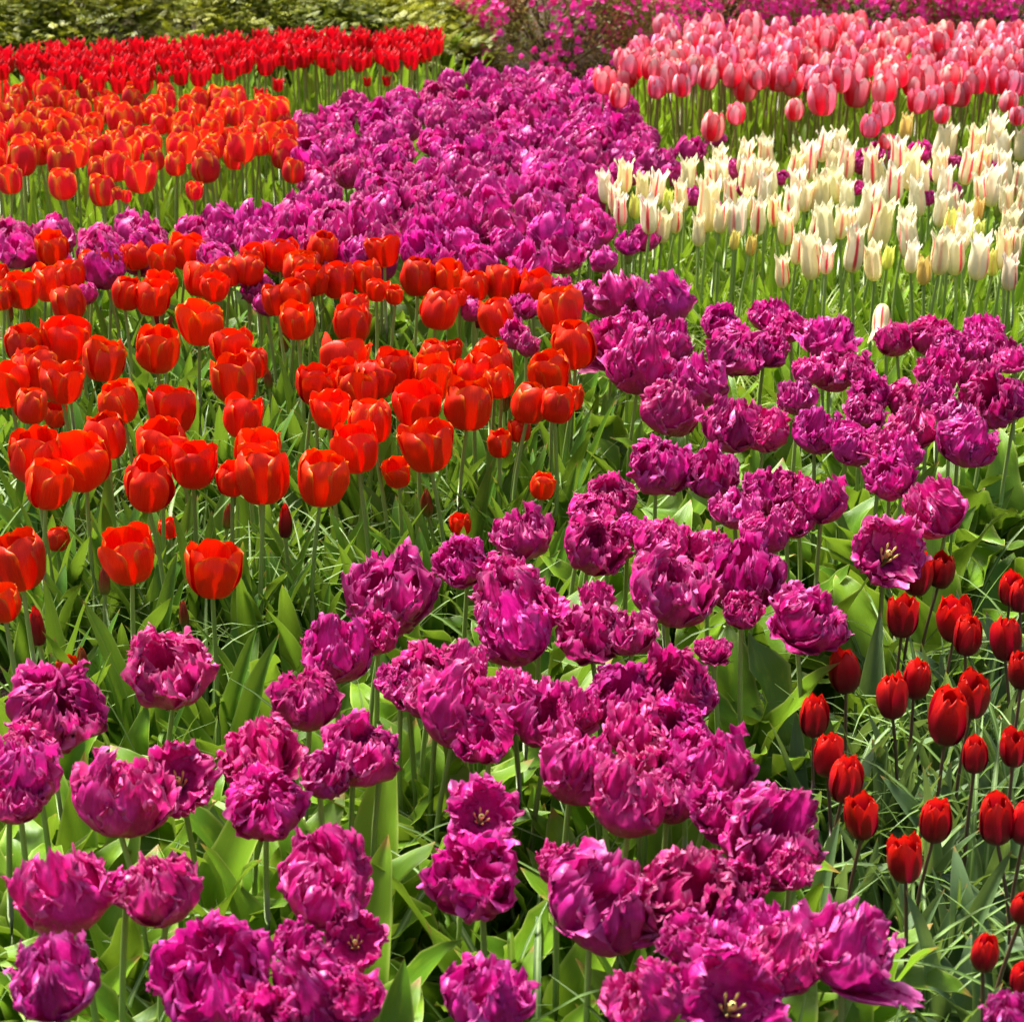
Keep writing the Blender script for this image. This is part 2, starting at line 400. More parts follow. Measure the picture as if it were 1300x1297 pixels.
BL = {}
CUP = [(.004, 0), (.021, .003), (.031, .017), (.0345, .036), (.0330, .054), (.0265, .069)]
CUPW = [.007, .021, .028, .031, .030, .020]
BL['vermilion'] = cup('vermilion', 'vermilion', CUP, CUPW, 12, [0, .002, .004, -.004, .010, .001, -.004, .001, .006, -.003], wob=.003, jit=.22)
OR = [(.004, 0), (.020, .003), (.030, .017), (.032, .036), (.029, .054), (.023, .070)]
BL['flame'] = cup('flame', 'flame', OR, CUPW, 6, [0, .003, .007, -.003], wob=.0015, inner_mat='flame_inner')
PK = [(.004, 0), (.021, .004), (.032, .020), (.035, .042), (.031, .062), (.024, .080)]
BL['rose'] = cup('rose', 'rose', PK, [.007, .019, .023, .025, .022, .012], 6, [0, .004, .008, -.004], wob=.0015, inner_mat='rose_inner')
DR = [(.003, 0), (.014, .003), (.021, .017), (.022, .034), (.0185, .050), (.012, .063)]
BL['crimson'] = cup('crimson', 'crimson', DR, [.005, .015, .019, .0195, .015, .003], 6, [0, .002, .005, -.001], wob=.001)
SR = [(.003, 0), (.018, .004), (.026, .018), (.025, .038), (.024, .055), (.030, .071)]
BL['scarlet'] = cup('scarlet', 'scarlet', SR, [.005, .018, .021, .018, .012, .001], 5, [0, .003, .006], nu=5, nv=9)
WH = [(.003, 0), (.014, .004), (.021, .022), (.0205, .045), (.0180, .062), (.020, .077), (.025, .089)]
BL['cream'] = cup('cream', 'cream', WH, [.005, .015, .020, .019, .015, .009, .0006], 7, [0, .003, -.003, .006], flare=.06, nu=7)
BL['yellow'] = cup('yellow', 'yellow', WH[:5] + [(.016, .075), (.019, .086)], [.005, .014, .018, .0165, .012, .006, .0006], 3, [0, .001], flare=.05, nu=7)
BD = [(.002, 0), (.009, .004), (.0105, .018), (.009, .032), (.005, .044), (.001, .052)]
BL['bud'] = cup('bud', 'bud', BD, [.003, .010, .012, .010, .006, .001], 3, [0], nu=5, nv=9)
BL['green_bud'] = cup('green_bud', 'green_bud', BD, [.003, .010, .012, .010, .006, .001], 2, [0], nu=5, nv=9)
BL['red_bud'] = cup('red_bud', 'crimson', BD, [.003, .011, .0135, .011, .007, .001], 2, [.001], nu=5, nv=9)

def pistil_geo():
    parts = [tube([(0, 0, .002), (0, 0, .028), (0, 0, .034), (0, 0, .038)], [.003, .0035, .0055, .002], 6)]
    for k in range(6):
        a = k * 1.047 + .3; c, s = math.cos(a), math.sin(a)
        parts.append(tube([(c * .004, s * .004, .002), (c * .010, s * .010, .02), (c * .013, s * .013, .034), (c * .014, s * .014, .040)], [.001, .0011, .002, .001], 5))
    return merge(parts)
CORE = mesh_from('bloom_heart', *tube([(0, 0, -.001), (0, 0, .002), (0, 0, .008), (0, 0, .016), (0, 0, .018)], [.0035, .005, .0038, .0034, .001], 8), M['stem'])
PIST = mesh_from('pistil', *pistil_geo(), M['pistil'])

def parrot(k, far=False):
    rng = random.Random('parrot' + str(k) + str(far)); parts = []
    style = k % 4 if not far else (0, 1, 3, 0)[k % 4]            # 0 round, 1 loose, 2 open wide, 3 tall
    layers = [(0, 5, 1.0), (1, 4, .78), (2, 3, .54)]
    if style == 2: layers = [(0, 5, 1.0), (1, 4, .86)]
    if far: layers = layers[:2] + ([(2, 3, .6)] if style != 2 else [])
    nu, nv = (15, 15) if far else (27, 27)
    for ly, n, sc in layers:
        a0 = rng.uniform(0, 6)
        for q in range(n):
            amax = {0: 2.45, 1: 2.15, 2: 1.72, 3: 2.35}[style] + rng.uniform(-.55, .3) + ly * .10
            Rr = .047 * sc * rng.uniform(.93, 1.08); Hh = (.088 if style != 3 else .102) * (1 + .05 * ly) * rng.uniform(.84, 1.2)
            w = .045 * (.7 + .3 * sc) * rng.uniform(.85, 1.15)
            dr = 0
            if ly == 0 and style in (1, 2) and rng.random() < .25: amax = 1.55; dr = rng.uniform(.3, .7)
            g = parrot_petal(a0 + q * 6.283 / n + rng.uniform(-.2, .2), ly, rng.uniform(0, 90), amax, Rr, Hh, w, nu, nv, 0 if far else dr, .75 if far else 1.0)
            parts.append(g)
    if far: return [('bloom', mesh_from('parrot_bloom', *merge(parts), M['parrot']))]
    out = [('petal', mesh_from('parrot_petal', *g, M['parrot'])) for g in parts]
    if style == 2: out.append(('pistil', PIST))
    return out
BL['parrot'] = [parrot(k) for k in range(12)]
BL['parrot_far'] = [parrot(k, True) for k in range(10)]

# ------------------------------------------------------------------ tulip builder
USED = set(); COUNT = {}
PLACES = {}                        # kind -> ground points, for the foliage between the plants
def tulip(kind, X, Y, w=None, label=None, tilt=None, style=None, **kw):
    K = KINDS[kind]; rng = random.Random('%s%d%d' % (kind, X, Y))
    zc = K['z'] * (1 + rng.uniform(-1, 1) * K.get('zv', .03)) * kw.get('low', 1.0)
    P, t = at(X, Y, zc)
    s = 1.0 * rng.uniform(.9, 1.08)
    if w: s = max(.45, min(1.5, w * t / F / K['w']))
    bh = K['h'] * s; H = zc - bh * .5
    lean = (rng.uniform(-1, 1) * K['lean'], rng.uniform(-1, 1) * K['lean'])
    if tilt is None: tilt = (rng.uniform(-1, 1) * K['tilt'] + K.get('face', 0), rng.uniform(-1, 1) * K['tilt'])
    yaw = rng.uniform(0, 6.283)
    rot = Euler((lean[0], lean[1], 0)).to_matrix()
    top = rot @ Vector((0, 0, zc))
    base = Vector((P.x - top.x, P.y - top.y, 0))
    root = bpy.data.objects.new(K['name'], None); root.empty_display_size = .02
    COL.objects.link(root); root.location = base; root.rotation_euler = (lean[0], lean[1], 0)
    vs = BL[K['bloom']]; parts = vs[(style if style is not None else rng.choice(K.get('styles', range(len(vs))))) % len(vs)]
    q_ = rng.uniform(.82, 1.08); tint = (q_, q_ * rng.uniform(*K.get('gv', (.8, 1.25))), q_ * rng.uniform(*K.get('bv', (.85, 1.15))), 1)
    brot = (Euler((tilt[0], tilt[1], 0)).to_matrix() @ Euler((0, 0, yaw)).to_matrix()).to_euler()
    if parts[0][0] == 'bloom': bl_ = obj('bloom', parts[0][1], root); bl_.color = tint
    else:
        bl_ = obj('bloom', CORE, root)                  # the green heart of the bloom carries its petals
        for nm, me in parts:
            o = obj(nm, me, bl_); o.color = tint
            if nm == 'petal': o.scale = (1, 1, rng.uniform(.97, 1.03))
    bl_.location = (0, 0, H); bl_.rotation_euler = brot; bl_.scale = (s, s, s * K.get('tall', 1.0))
    st = obj('stem', rng.choice(STEMS[K['stem']]), root); st.scale = (1, 1, H + .004); st.rotation_euler = (0, 0, yaw)
    ls = LEAVES[K['leaf']]; a = rng.uniform(0, 6)
    for q in range(kw.get('nl', K['nl'])):
        me = rng.choice(ls)[1]; o = obj('leaf', me, root)
        a += 6.283 / K['nl'] + rng.uniform(-.5, .5); sc = rng.uniform(.8, 1.15) * K['ls']
        o.rotation_euler = (0, 0, a); o.scale = (sc, sc, sc)
    px, py = X / 13.0, Y / 12.97
    if not label:
        lab = K['text']
        dep = 'near' if py > 66 else 'middle'
        label = '%s, %s%% across and %s%% down the photo' % (lab, ('%.0f' % px), ('%.0f' % py))
        if label in USED: label = '%s, %s%% across and %s%% down the photo' % (lab, ('%.1f' % px), ('%.1f' % py))
    while label in USED: label = label.replace(' the photo', ' this photo') if ' the photo' in label else label + ' again'
    USED.add(label)
    root['label'] = label; root['category'] = K['cat']; root['group'] = K['group']
    PLACES.setdefault(kind, []).append(base.copy()); COUNT[K['group']] = COUNT.get(K['group'], 0) + 1
    return root

KINDS = {
 'parrot': dict(bv=(.80, 1.06), styles=(0, 1, 3, 4, 5, 7, 8, 9, 11, 1, 3, 7), gv=(.7, 1.3), z=.42, w=.100, h=.090, bloom='parrot', stem='green', leaf='broad', nl=4, ls=1.12, lean=.05, tilt=.34, face=.12, name='parrot_tulip', cat='purple tulip', group='ruffled purple tulips in the winding bed', text='ruffled purple tulip'),
 'parrot_mid': dict(bv=(.85, 1.1), zv=.06, gv=(.7, 1.5), z=.42, w=.100, h=.090, bloom='parrot_far', stem='green', leaf='broad', nl=3, ls=.95, lean=.05, tilt=.35, face=.1, name='parrot_tulip', cat='purple tulip', group='ruffled purple tulips in the winding bed', text='ruffled purple tulip in the far crowd'),
 'vermilion': dict(z=.45, w=.0665, h=.070, bloom='vermilion', stem='green', leaf='upright', nl=3, ls=1.0, lean=.06, tilt=.17, gv=(.6, 2.0), name='cup_tulip', cat='red tulip', group='orange-red cup tulips in the left bed', text='orange-red cup tulip'),
 'flame': dict(zv=.05, z=.47, w=.064, h=.068, bloom='flame', stem='green', leaf='far', nl=3, ls=.85, lean=.04, tilt=.10, name='rimmed_tulip', cat='orange tulip', group='orange tulips with yellow petal rims', text='orange tulip with yellow-rimmed petals'),
 'rose': dict(zv=.06, z=.52, w=.069, h=.078, bloom='rose', stem='rust', leaf='far', nl=3, ls=.9, lean=.04, tilt=.12, name='pink_tulip', cat='pink tulip', group='pink tulips in the back right bed', text='pink tulip with pale petal tips'),
 'cream': dict(tall=1.14, zv=.07, gv=(.96, 1.01), z=.46, w=.050, h=.088, bloom='cream', stem='green', leaf='far', nl=3, ls=.85, lean=.05, tilt=.12, name='lily_tulip', cat='white tulip', group='cream tulips streaked with red', text='cream tulip with pointed petals'),
 'yellow': dict(z=.45, w=.046, h=.086, bloom='yellow', stem='green', leaf='far', nl=3, ls=.8, lean=.05, tilt=.1, name='yellow_tulip', cat='yellow tulip', group='pale yellow tulips among the cream ones', text='pale yellow slim tulip'),
 'crimson': dict(z=.33, w=.0445, h=.062, bloom='crimson', stem='brown', leaf='grey', nl=3, ls=1.0, lean=.06, tilt=.08, name='dark_red_tulip', cat='dark red tulip', group='dark red tulips in the right front bed', text='dark red egg-shaped tulip on brown stem'),
 'scarlet': dict(zv=.06, z=.50, w=.056, h=.070, bloom='scarlet', stem='far', leaf='far', nl=2, ls=1.0, lean=.04, tilt=.1, name='scarlet_tulip', cat='scarlet tulip', group='scarlet tulips in front of the hedge', text='scarlet tulip with pointed petals'),
 'bud': dict(z=.30, w=.022, h=.052, bloom='bud', stem='green', leaf='upright', nl=2, ls=.8, lean=.06, tilt=.1, name='tulip_bud', cat='tulip bud', group='closed tulip buds', text='closed brownish tulip bud'),
 'red_bud': dict(z=.33, w=.024, h=.052, bloom='red_bud', stem='green', leaf='upright', nl=2, ls=.8, lean=.06, tilt=.1, name='tulip_bud', cat='tulip bud', group='closed tulip buds', text='closed dark red tulip bud'),
 'green_bud': dict(z=.42, w=.022, h=.052, bloom='green_bud', stem='green', leaf='far', nl=2, ls=.7, lean=.05, tilt=.1, name='tulip_bud', cat='tulip bud', group='closed green tulip buds', text='closed green tulip bud'),
}
def T(s): return [tuple(float(v) for v in q.split(',')) for q in s.split()]

# ------------------------------------------------------------------ dark red bed, lower right
DRL = [
 (1146,783,38,'dark red tulip third down at the bed\'s upper left, below the touching pair'),
 (1164,730,38,'dark red tulip, left one of the touching pair under the big purple bloom'),
 (1194,724,32,'dark red tulip, right and smaller one of the touching pair near the soil patch'),
 (1284,748,30,'dark red tulip at right edge, left one of the topmost pair there'),
 (1297,756,30,'dark red tulip at right edge, cut by the frame, in the topmost pair'),
 (1213,785,42,'open-topped dark red tulip behind another, near a fallen purple petal'),
 (1227,807,36,'dark red tulip standing in front and slightly right of an open-topped one'),
 (1277,811,40,'dark red tulip near the right edge, on a long stem below the topmost pair'),
 (1074,852,40,'dark red tulip leaning left above the bare soil, upper left of the bed'),
 (1162,862,36,'dark red tulip close behind the right shoulder of another, bed centre'),
 (1134,885,40,'dark red tulip in front of another\'s left side, bed centre'),
 (1034,909,37,'leftmost dark red tulip, standing beside the bare soil strip'),
 (1298,851,34,'dark red tulip half cut by the right edge, two thirds down the photo'),
 (1203,909,52,'largest dark red tulip, broad bloom at the centre of the bed'),
 (1234,884,40,'dark red tulip just behind the right side of the largest one'),
 (1050,958,40,'dark red tulip overlapping another, the upper of two beside the soil'),
 (1071,990,42,'dark red tulip overlapping another, the lower of two beside the soil'),
 (1238,959,33,'slim dark red tulip below and right of the largest one'),
 (1289,949,34,'dark red tulip near the right edge, level with the slim one'),
 (1095,1037,41,'dark red tulip just below the overlapping two beside the soil'),
 (1151,1092,42,'dark red tulip alone on a long bare brown stem, lower bed'),
 (1187,1041,41,'purplish dark red tulip with opening petals, right of the lower bed'),
 (1266,1039,46,'large dark red tulip with red-edged petals near the right edge, lower bed'),
 (1302,1045,40,'dark red tulip mostly cut off by the right edge, lower bed'),
 (1299,1152,30,'dark red tulip at the right edge, just above the lowest ones'),
 (1250,1210,34,'small purplish half-closed dark red tulip low in the right corner'),
 (1297,1242,30,'narrow open red tulip cut by the frame, bottom right corner'),
]
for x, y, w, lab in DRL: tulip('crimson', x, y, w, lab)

# ------------------------------------------------------------------ orange-red bed, left
VL = {
 (166,705):'big orange-red cup tulip low in the bed, left of its lone twin at the front',
 (269,725):'lowest big orange-red cup tulip, front of the bed, on a short stem',
 (24,714):'large orange cup tulip at the left edge, front of the bed',
 (4,765):'orange-red tulip cut by the left edge, lowest on that side',
 (106,585):'broad orange-red cup tulip touching a rounder one on its left, left edge area',
 (42,578):'round orange-red cup tulip second from left edge, left one of a touching pair',
 (57,614):'orange-red cup tulip hiding low behind the round touching pair at left',
 (186,614):'broad orange-red cup tulip in front of two others, left middle of the bed',
 (244,591):'flared orange-red cup tulip at the right of a cluster of four',
 (335,605):'wide orange-red double-looking tulip with orange flares, above a red bud',
 (406,608):'tall orange-red cup tulip standing alone at the front, middle of the bed',
 (453,570):'orange-red cup tulip with pale orange face, upper right of the lone tall one',
 (546,568):'square-shouldered orange-red cup tulip above the brown bud, right part of bed',
 (506,600):'small round orange-red tulip on a thin stem, front of the bed',
 (633,562):'small open orange-red tulip below the large yellow-veined one',
 (688,617):'smallest orange-red tulip, low near the purple blooms, right end of bed',
 (594,515):'large orange-red tulip with yellow-orange veins, right part of the bed',
 (732,438):'orange-red cup tulip at the right end of the bed, beside purple blooms',
 (714,396):'wide orange-red cup tulip second from the bed\'s right end',
 (487,319):'orange-red cup tulip at the back, in front of the purple crowd, centre right',
 (408,315):'squarish orange-red cup tulip alone at the very back of its bed',
 (66,315):'squarish orange-red cup tulip at the back left, beside purple blooms',
 (216,671):'little closed dark scarlet tulip between two large front cups',
}
V = T('''66,315,38 63,360,44 91,349,36 28,369,40 89,386,42 118,337,34 143,335,34 175,325,34 208,331,34 235,320,40 254,355,42 270,365,32
291,346,36 314,343,36 323,328,32 355,325,38 377,343,40 158,372,38 190,380,40 202,362,34 252,412,50 197,443,52 3,349,24 4,380,26 352,382,36
378,408,42 377,375,38 395,357,36 29,437,44 80,434,54 42,471,54 129,458,50 78,486,48 12,488,52 37,516,40 69,526,28 154,508,50 218,523,54
292,443,44 323,461,38 300,481,56 305,531,48 396,489,40 136,554,54 42,578,62 106,585,64 205,566,60 244,591,52 186,614,62 57,614,56
326,572,50 294,609,38 335,605,64 406,608,62 72,685,28 166,705,62 269,725,62 216,671,24 24,714,68 4,765,44 85,848,26
408,315,38 487,319,38 431,357,42 468,352,38 389,337,34 402,359,30 478,369,26 502,374,22 531,352,44 569,352,38 554,394,46 601,363,36
637,360,42 676,366,40 583,377,22 634,403,46 714,396,54 732,438,56 446,413,44 449,392,34 432,460,58 400,490,44 469,477,34 503,471,50
547,480,52 550,450,34 575,445,24 629,465,50 601,477,42 636,487,36 700,472,50 594,515,58 530,515,52 669,512,46 705,514,42 726,505,30
633,562,32 661,546,28 417,520,42 457,495,50 472,535,54 453,570,54 546,568,58 506,600,32 688,617,30 586,666,26 475,483,44 440,478,40 620,452,40''')
for x, y, w in V:
    lo = .82 if w < 34 and y > 430 else 1.0
    if y > 640 and w < 30: lo = .6
    tulip('vermilion', x, y, w, VL.get((x, y)), low=lo)
for x, y, w in T('46,795,24 361,662,20 543,638,16 132,737,16 234,780,14 606,403,13 426,548,18 640,505,15 341,480,12 202,403,14 360,430,15 105,838,15 288,655,14 11,395,12 218,412,10'):
    tulip('red_bud' if (x, y) in ((46, 795), (361, 662), (606, 403), (426, 548), (202, 403)) else 'bud', x, y, w)

# ------------------------------------------------------------------ ruffled purple tulips, listed one by one
PL = {
 (222,845):'lone ruffled purple tulip on a bare stem under the orange-red front tulips',
 (55,887):'large round ruffled purple tulip at the left edge, two thirds down',
 (148,1015):'very large ruffled purple tulip, cup-shaped and smooth-sided, lower left',
 (225,965):'open ruffled purple tulip showing a yellow centre, behind the large lower-left one',
 (92,1140):'tall ruffled purple tulip low at left, with a smaller one just beneath it',
 (210,1128):'ruffled dark purple tulip leaning left, between lower-left blooms',
 (160,1125):'small torn purple tulip head poking out beside a leaning one, lower left',
 (78,1245):'loose purple tulip with one raised petal, bottom left corner',
 (275,1230):'broad purple tulip wide as a bowl, at the bottom edge left of centre',
 (610,1013):'round purple tulip with a yellow eye, above the crumpled one, bottom centre',
 (610,1100):'crumpled deep magenta tulip with square outline, standing free bottom centre',
 (620,1265):'ruffled magenta tulip cut by the bottom edge, just left of centre right',
 (748,1140):'huge wide purple tulip on a thick stem, lower right of centre',
 (868,1118):'spiky loose purple tulip with raised petals right of the huge wide one',
 (925,1240):'wide open purple tulip showing a pale yellow pistil, bottom edge',
 (832,1265):'pale-backed purple tulip cut by bottom edge, left of the yellow-pistil one',
 (1070,1205):'large purple tulip with a pointed raised petal beside the dark red bed',
 (960,1060):'broad ragged purple tulip at the lower right, edge of the soil strip',
 (450,1175):'cup-open purple tulip with orange stamens, bottom left of centre',
 (409,1140):'smooth-backed purple tulip in the stack of blooms above orange stamens',
 (488,752):'purple tulip with drooping outer petal, just under the orange-red bed',
 (428,830):'round purple tulip below left of the one with the drooping petal',
 (595,706):'tight pointed purple tulip with smooth lilac flank, at the bed\'s upper bend',
 (575,905):'big broad-petalled purple tulip at the photo\'s lower centre, on a thin stem',
 (724,972):'round violet-tinged tulip on its own stem, lower centre right',
 (700,898):'bright rounded purple tulip right of the big broad-petalled central one',
 (1125,679):'purple tulip tipped open beside the first dark red pair',
 (1203,645):'wind-tilted purple tulip with hanging petal, right edge of the purple bed',
 (1218,556):'smooth bowl-shaped purple tulip at the right end of the bed',
 (1139,430):'neat purple tulip on a bare stem, in front of the cream tulips',
 (852,389):'purple tulip standing apart below the cream tulips, centre right',
 (783,377):'full round purple tulip next to the orange-red bed\'s right end',
 (748,685):'glossy bowl-shaped purple tulip at the head of the middle bend',
 (847,748):'heavy drooping-sided purple tulip in the middle bend of the bed',
 (938,735):'large round purple tulip on a tall stem, right of the middle bend',
 (1012,778):'ragged purple tulip at the lower right of the middle bend, nearest the dark red bed',
 (905,825):'small purple head half hidden behind bright leaves, right of centre',
 (670,680):'withered half-open purple tulip with missing petals, upper bend',
 (1290,1290):'purple tulip corner just showing in the bottom right corner of photo',
}
OPEN = {(225,965), (610,1013), (925,1240), (450,1175), (1125,679), (605,1265)}
P = T('''783,377,64 852,389,62 778,429,60 801,419,42 810,468,74 842,438,52 909,411,44 926,438,66 970,443,46 978,401,46 1004,413,40
842,522,66 897,490,60 877,478,40 832,588,70 930,545,64 970,545,54 1045,428,62 1054,470,56 1086,468,44 1024,473,36 1139,430,42 1177,426,50
1208,436,40 1256,428,44 1241,446,40 1290,456,40 1272,448,36 1187,475,48 1179,505,38 1103,500,46 1150,508,52 1236,483,46 1258,508,62
1290,512,46 1218,556,66 1206,526,44 1014,508,42 1034,550,54 1076,560,56 1093,522,44 1118,567,46 1157,547,50 1147,580,44 1130,602,54
905,605,58 742,645,50 777,630,54 748,685,72 833,685,60 797,672,40 897,695,54 933,645,54 977,622,56 966,678,56 999,660,46 1012,620,38
1043,637,56 847,748,96 938,735,86 1012,778,84 750,795,80 802,805,60 905,825,28 1125,679,80 1203,645,66 488,752,98 480,805,46
595,706,58 670,680,66 642,727,52 663,757,86 665,808,80 428,830,78 222,845,94 55,887,106 545,852,76 508,862,50 590,846,50 393,888,76
447,955,86 405,985,54 340,945,84 335,1012,86 484,945,48 517,866,60 575,905,104 620,930,64 650,870,56 700,898,90 610,1013,76
776,885,74 850,868,78 885,890,54 803,930,68 858,920,72 724,972,86 762,980,42 798,1022,88 848,1010,68 908,978,88 868,955,60 960,1060,112
748,1140,128 868,1118,108 937,1120,56 832,1265,90 925,1240,116 965,1180,80 1070,1205,118 610,1100,96 620,1265,98 432,1105,92 409,1140,90
450,1175,66 372,1195,54 410,1262,104 455,1265,66 275,1230,128 92,1140,104 210,1128,84 160,1125,36 78,1245,94 22,985,84 10,1015,62
40,942,52 148,1015,108 225,965,82 345,1285,74 1290,1290,54 555,884,60 822,958,60 735,905,50 905,1020,60 1004,1100,50 985,1225,80 880,1190,60 705,1095,50
686,770,60 590,868,44 940,770,44 760,760,34 620,780,40''')
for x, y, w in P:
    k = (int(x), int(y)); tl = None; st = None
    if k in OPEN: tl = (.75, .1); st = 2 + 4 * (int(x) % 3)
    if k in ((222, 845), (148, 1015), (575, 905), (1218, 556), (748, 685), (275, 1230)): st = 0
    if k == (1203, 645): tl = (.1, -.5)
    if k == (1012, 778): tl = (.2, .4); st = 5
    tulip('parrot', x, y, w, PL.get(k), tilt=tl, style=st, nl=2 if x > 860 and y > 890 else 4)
for x, y, w in T('''873,190,36 905,175,26 992,225,18 1090,208,26 1088,238,20 1118,193,32 1168,192,30 1213,205,16 1048,228,14 1180,250,20 1215,245,18
1262,212,14 803,155,30 872,225,26 930,215,30 945,240,22 852,222,30 880,250,26 905,265,22 815,300,36 795,310,30 770,330,34 1190,222,22 1140,215,20'''):
    tulip('parrot_mid', x, y, w)

# ------------------------------------------------------------------ orange bed, front rows listed
O = T('''14,229,31 80,234,35 132,243,34 178,226,36 25,203,38 78,206,36 146,212,34 126,216,30 160,194,32 197,203,26 223,209,27 261,212,37 231,190,34
297,200,28 306,188,34 343,177,36 363,191,32 371,218,27 351,143,32 246,243,20 150,246,14 62,120,32 5,150,34 28,168,38 60,172,32 90,170,40 115,180,32
138,140,30 155,152,36 185,178,30 160,250,12 275,128,30 295,130,34 318,148,32 325,165,30''')
for x, y, w in O: tulip('flame', x, y, w)

# ------------------------------------------------------------------ cream bed
W = T('''770,239,20 793,228,19 787,269,18 781,253,18 816,242,18 832,242,20 826,274,24 841,290,20 858,278,18 866,251,18 874,225,22
888,295,19 899,265,32 904,225,18 916,225,20 913,207,18 914,278,18 929,251,20 937,281,24 949,260,18 963,278,22 945,202,22 948,225,22 961,228,22
975,202,24 980,230,20 971,244,20 985,269,20 998,290,22 1005,265,24 994,347,20 1011,318,18 1008,212,20 1024,207,24 1015,239,22
1044,188,16 1069,184,18 1074,207,24 1058,212,20 1061,237,22 1076,250,20 1040,251,26 1021,250,20 1101,267,30 1108,216,24 1116,226,22 1141,198,20
1136,237,24 1157,218,26 1166,253,24 1115,288,32 1127,255,24 1148,288,22 1157,304,28 1157,329,18 1111,334,24 1082,320,28 1051,290,28 1035,290,20
1067,285,20 1084,288,18 1032,329,28 1050,330,14 1193,186,24 1204,182,20 1194,214,22 1198,234,20 1194,269,20 1226,285,24 1194,325,26 1213,325,26
1243,329,28 1283,348,22 1275,320,24 1287,313,22 1280,292,26 1227,214,22 1240,188,24 1263,172,22 1270,192,22 1278,216,22 1258,238,26 1247,240,18
1279,255,20 1295,268,24 1295,186,16 1293,232,20 1247,207,20 1219,300,22 1172,230,20 1210,262,18''')
for x, y, w in W: tulip('cream', x, y, max(w, 19) * 1.08)
for x, y, w in T('806,262,17 848,255,15 953,311,15 1150,161,18 1173,343,20 1127,327,16 1208,283,22 1261,334,18 1240,267,17 932,304,14 1205,300,16 1240,295,18'):
    tulip('yellow', x, y, w, 'pale yellow slim tulip alone high above the cream ones, among pink stems' if (x, y) == (1150, 161) else None)
tulip('cream', 1122, 366, 24, 'collapsed cream tulip with petals hanging down, at the bed\'s lower edge', tilt=(2.5, .2))
for x, y, w in T('1178,214,9 1211,223,9 1224,237,9 1250,258,9 1267,265,10 1044,310,9 798,325,9 1000,235,8 846,232,9 912,322,9'): tulip('green_bud', x, y, w)

# ------------------------------------------------------------------ pink bed, edge listed
K_ = T('''785,122,26 767,104,27 903,162,30 936,145,23 1104,161,25 1122,146,26 1125,180,16 1008,140,24 1045,128,34 1086,119,32 1122,114,32
1170,106,38 1220,121,27 1292,148,20 800,85,32 797,97,26 848,98,34 893,88,28 945,112,30 987,98,32 1025,100,28 1052,86,28 1086,34,30 1052,34,26
905,35,28 843,34,25 950,37,34 1132,181,16 1195,146,20 1185,125,26 1205,120,24 1265,102,32 1290,108,26 866,110,24 835,112,24 1240,105,26 1280,130,24 1165,130,26''')
for x, y, w in K_: tulip('rose', x, y, w)

# ------------------------------------------------------------------ crowds further back: real ground spots inside each bed
def inside(p, poly):
    c = False; j = len(poly) - 1
    for i in range(len(poly)):
        a, b = poly[i], poly[j]
        if (a[1] > p[1]) != (b[1] > p[1]) and p[0] < (b[0] - a[0]) * (p[1] - a[1]) / (b[1] - a[1]) + a[0]: c = not c
        j = i
    return c
def crowd(kind, poly, dist, limit, avoid=(), seed=1, lowrow=None):
    K = KINDS[kind]; rng = random.Random(seed)
    world_poly = [tuple(at(x, y, K['z'])[0][:2]) for x, y in poly]
    xs = [p[0] for p in world_poly]; ys = [p[1] for p in world_poly]
    pts = [p[:2] for k in avoid for p in PLACES.get(k, [])]
    new = []
    for _ in range(40000):
        p = (rng.uniform(min(xs), max(xs)), rng.uniform(min(ys), max(ys)))
        if not inside(p, world_poly): continue
        dd = dist * rng.uniform(.8, 1.2)
        if all((p[0] - q[0]) ** 2 + (p[1] - q[1]) ** 2 > dd * dd for q in pts):
            pts.append(p); new.append(p)
    new.sort(key=lambda p: p[1]); new = new[:limit]
    for p in new:
        X, Y = proj((p[0], p[1], K['z']))
        tulip(kind, X, Y)
crowd('parrot_mid', [(380,160),(450,132),(560,112),(600,100),(700,92),(765,98),(790,140),(835,185),(850,205),(800,215),(765,225),(755,320),(770,345),(700,350),(560,340),(420,335),(300,330),(180,322),(130,345),(100,330),(-10,330),(-10,300),(60,305),(120,290),(200,285),(290,272),(385,275),(400,235),(372,205)], .126, 205, ('parrot_mid',), 5)
for x, y, w in T('330,365,40 338,385,34 112,372,30 600,395,30 655,425,34 660,385,36 705,370,34 740,372,30 668,440,28 642,410,30'): tulip('parrot_mid', x, y, w)
crowd('flame', [(-8,118),(60,112),(200,118),(300,122),(335,130),(372,172),(366,200),(250,200),(120,196),(-8,205)], .104, 130, ('flame',), 6)
crowd('scarlet', [(-8,72),(60,62),(230,54),(400,44),(556,44),(556,64),(520,78),(480,82),(400,76),(300,90),(200,106),(150,108),(0,98)], .088, 215, ('scarlet',), 7)
for x, y, w in T('185,105,18 330,122,16 352,108,14 466,104,10 491,103,11 418,86,16 165,100,18'): tulip('scarlet', x, y, w, low=.85)
crowd('rose', [(785,78),(825,52),(870,40),(920,36),(1060,34),(1180,38),(1308,40),(1308,104),(1230,112),(1120,106),(1040,112),(940,106),(860,96)], .098, 200, ('rose',), 8)

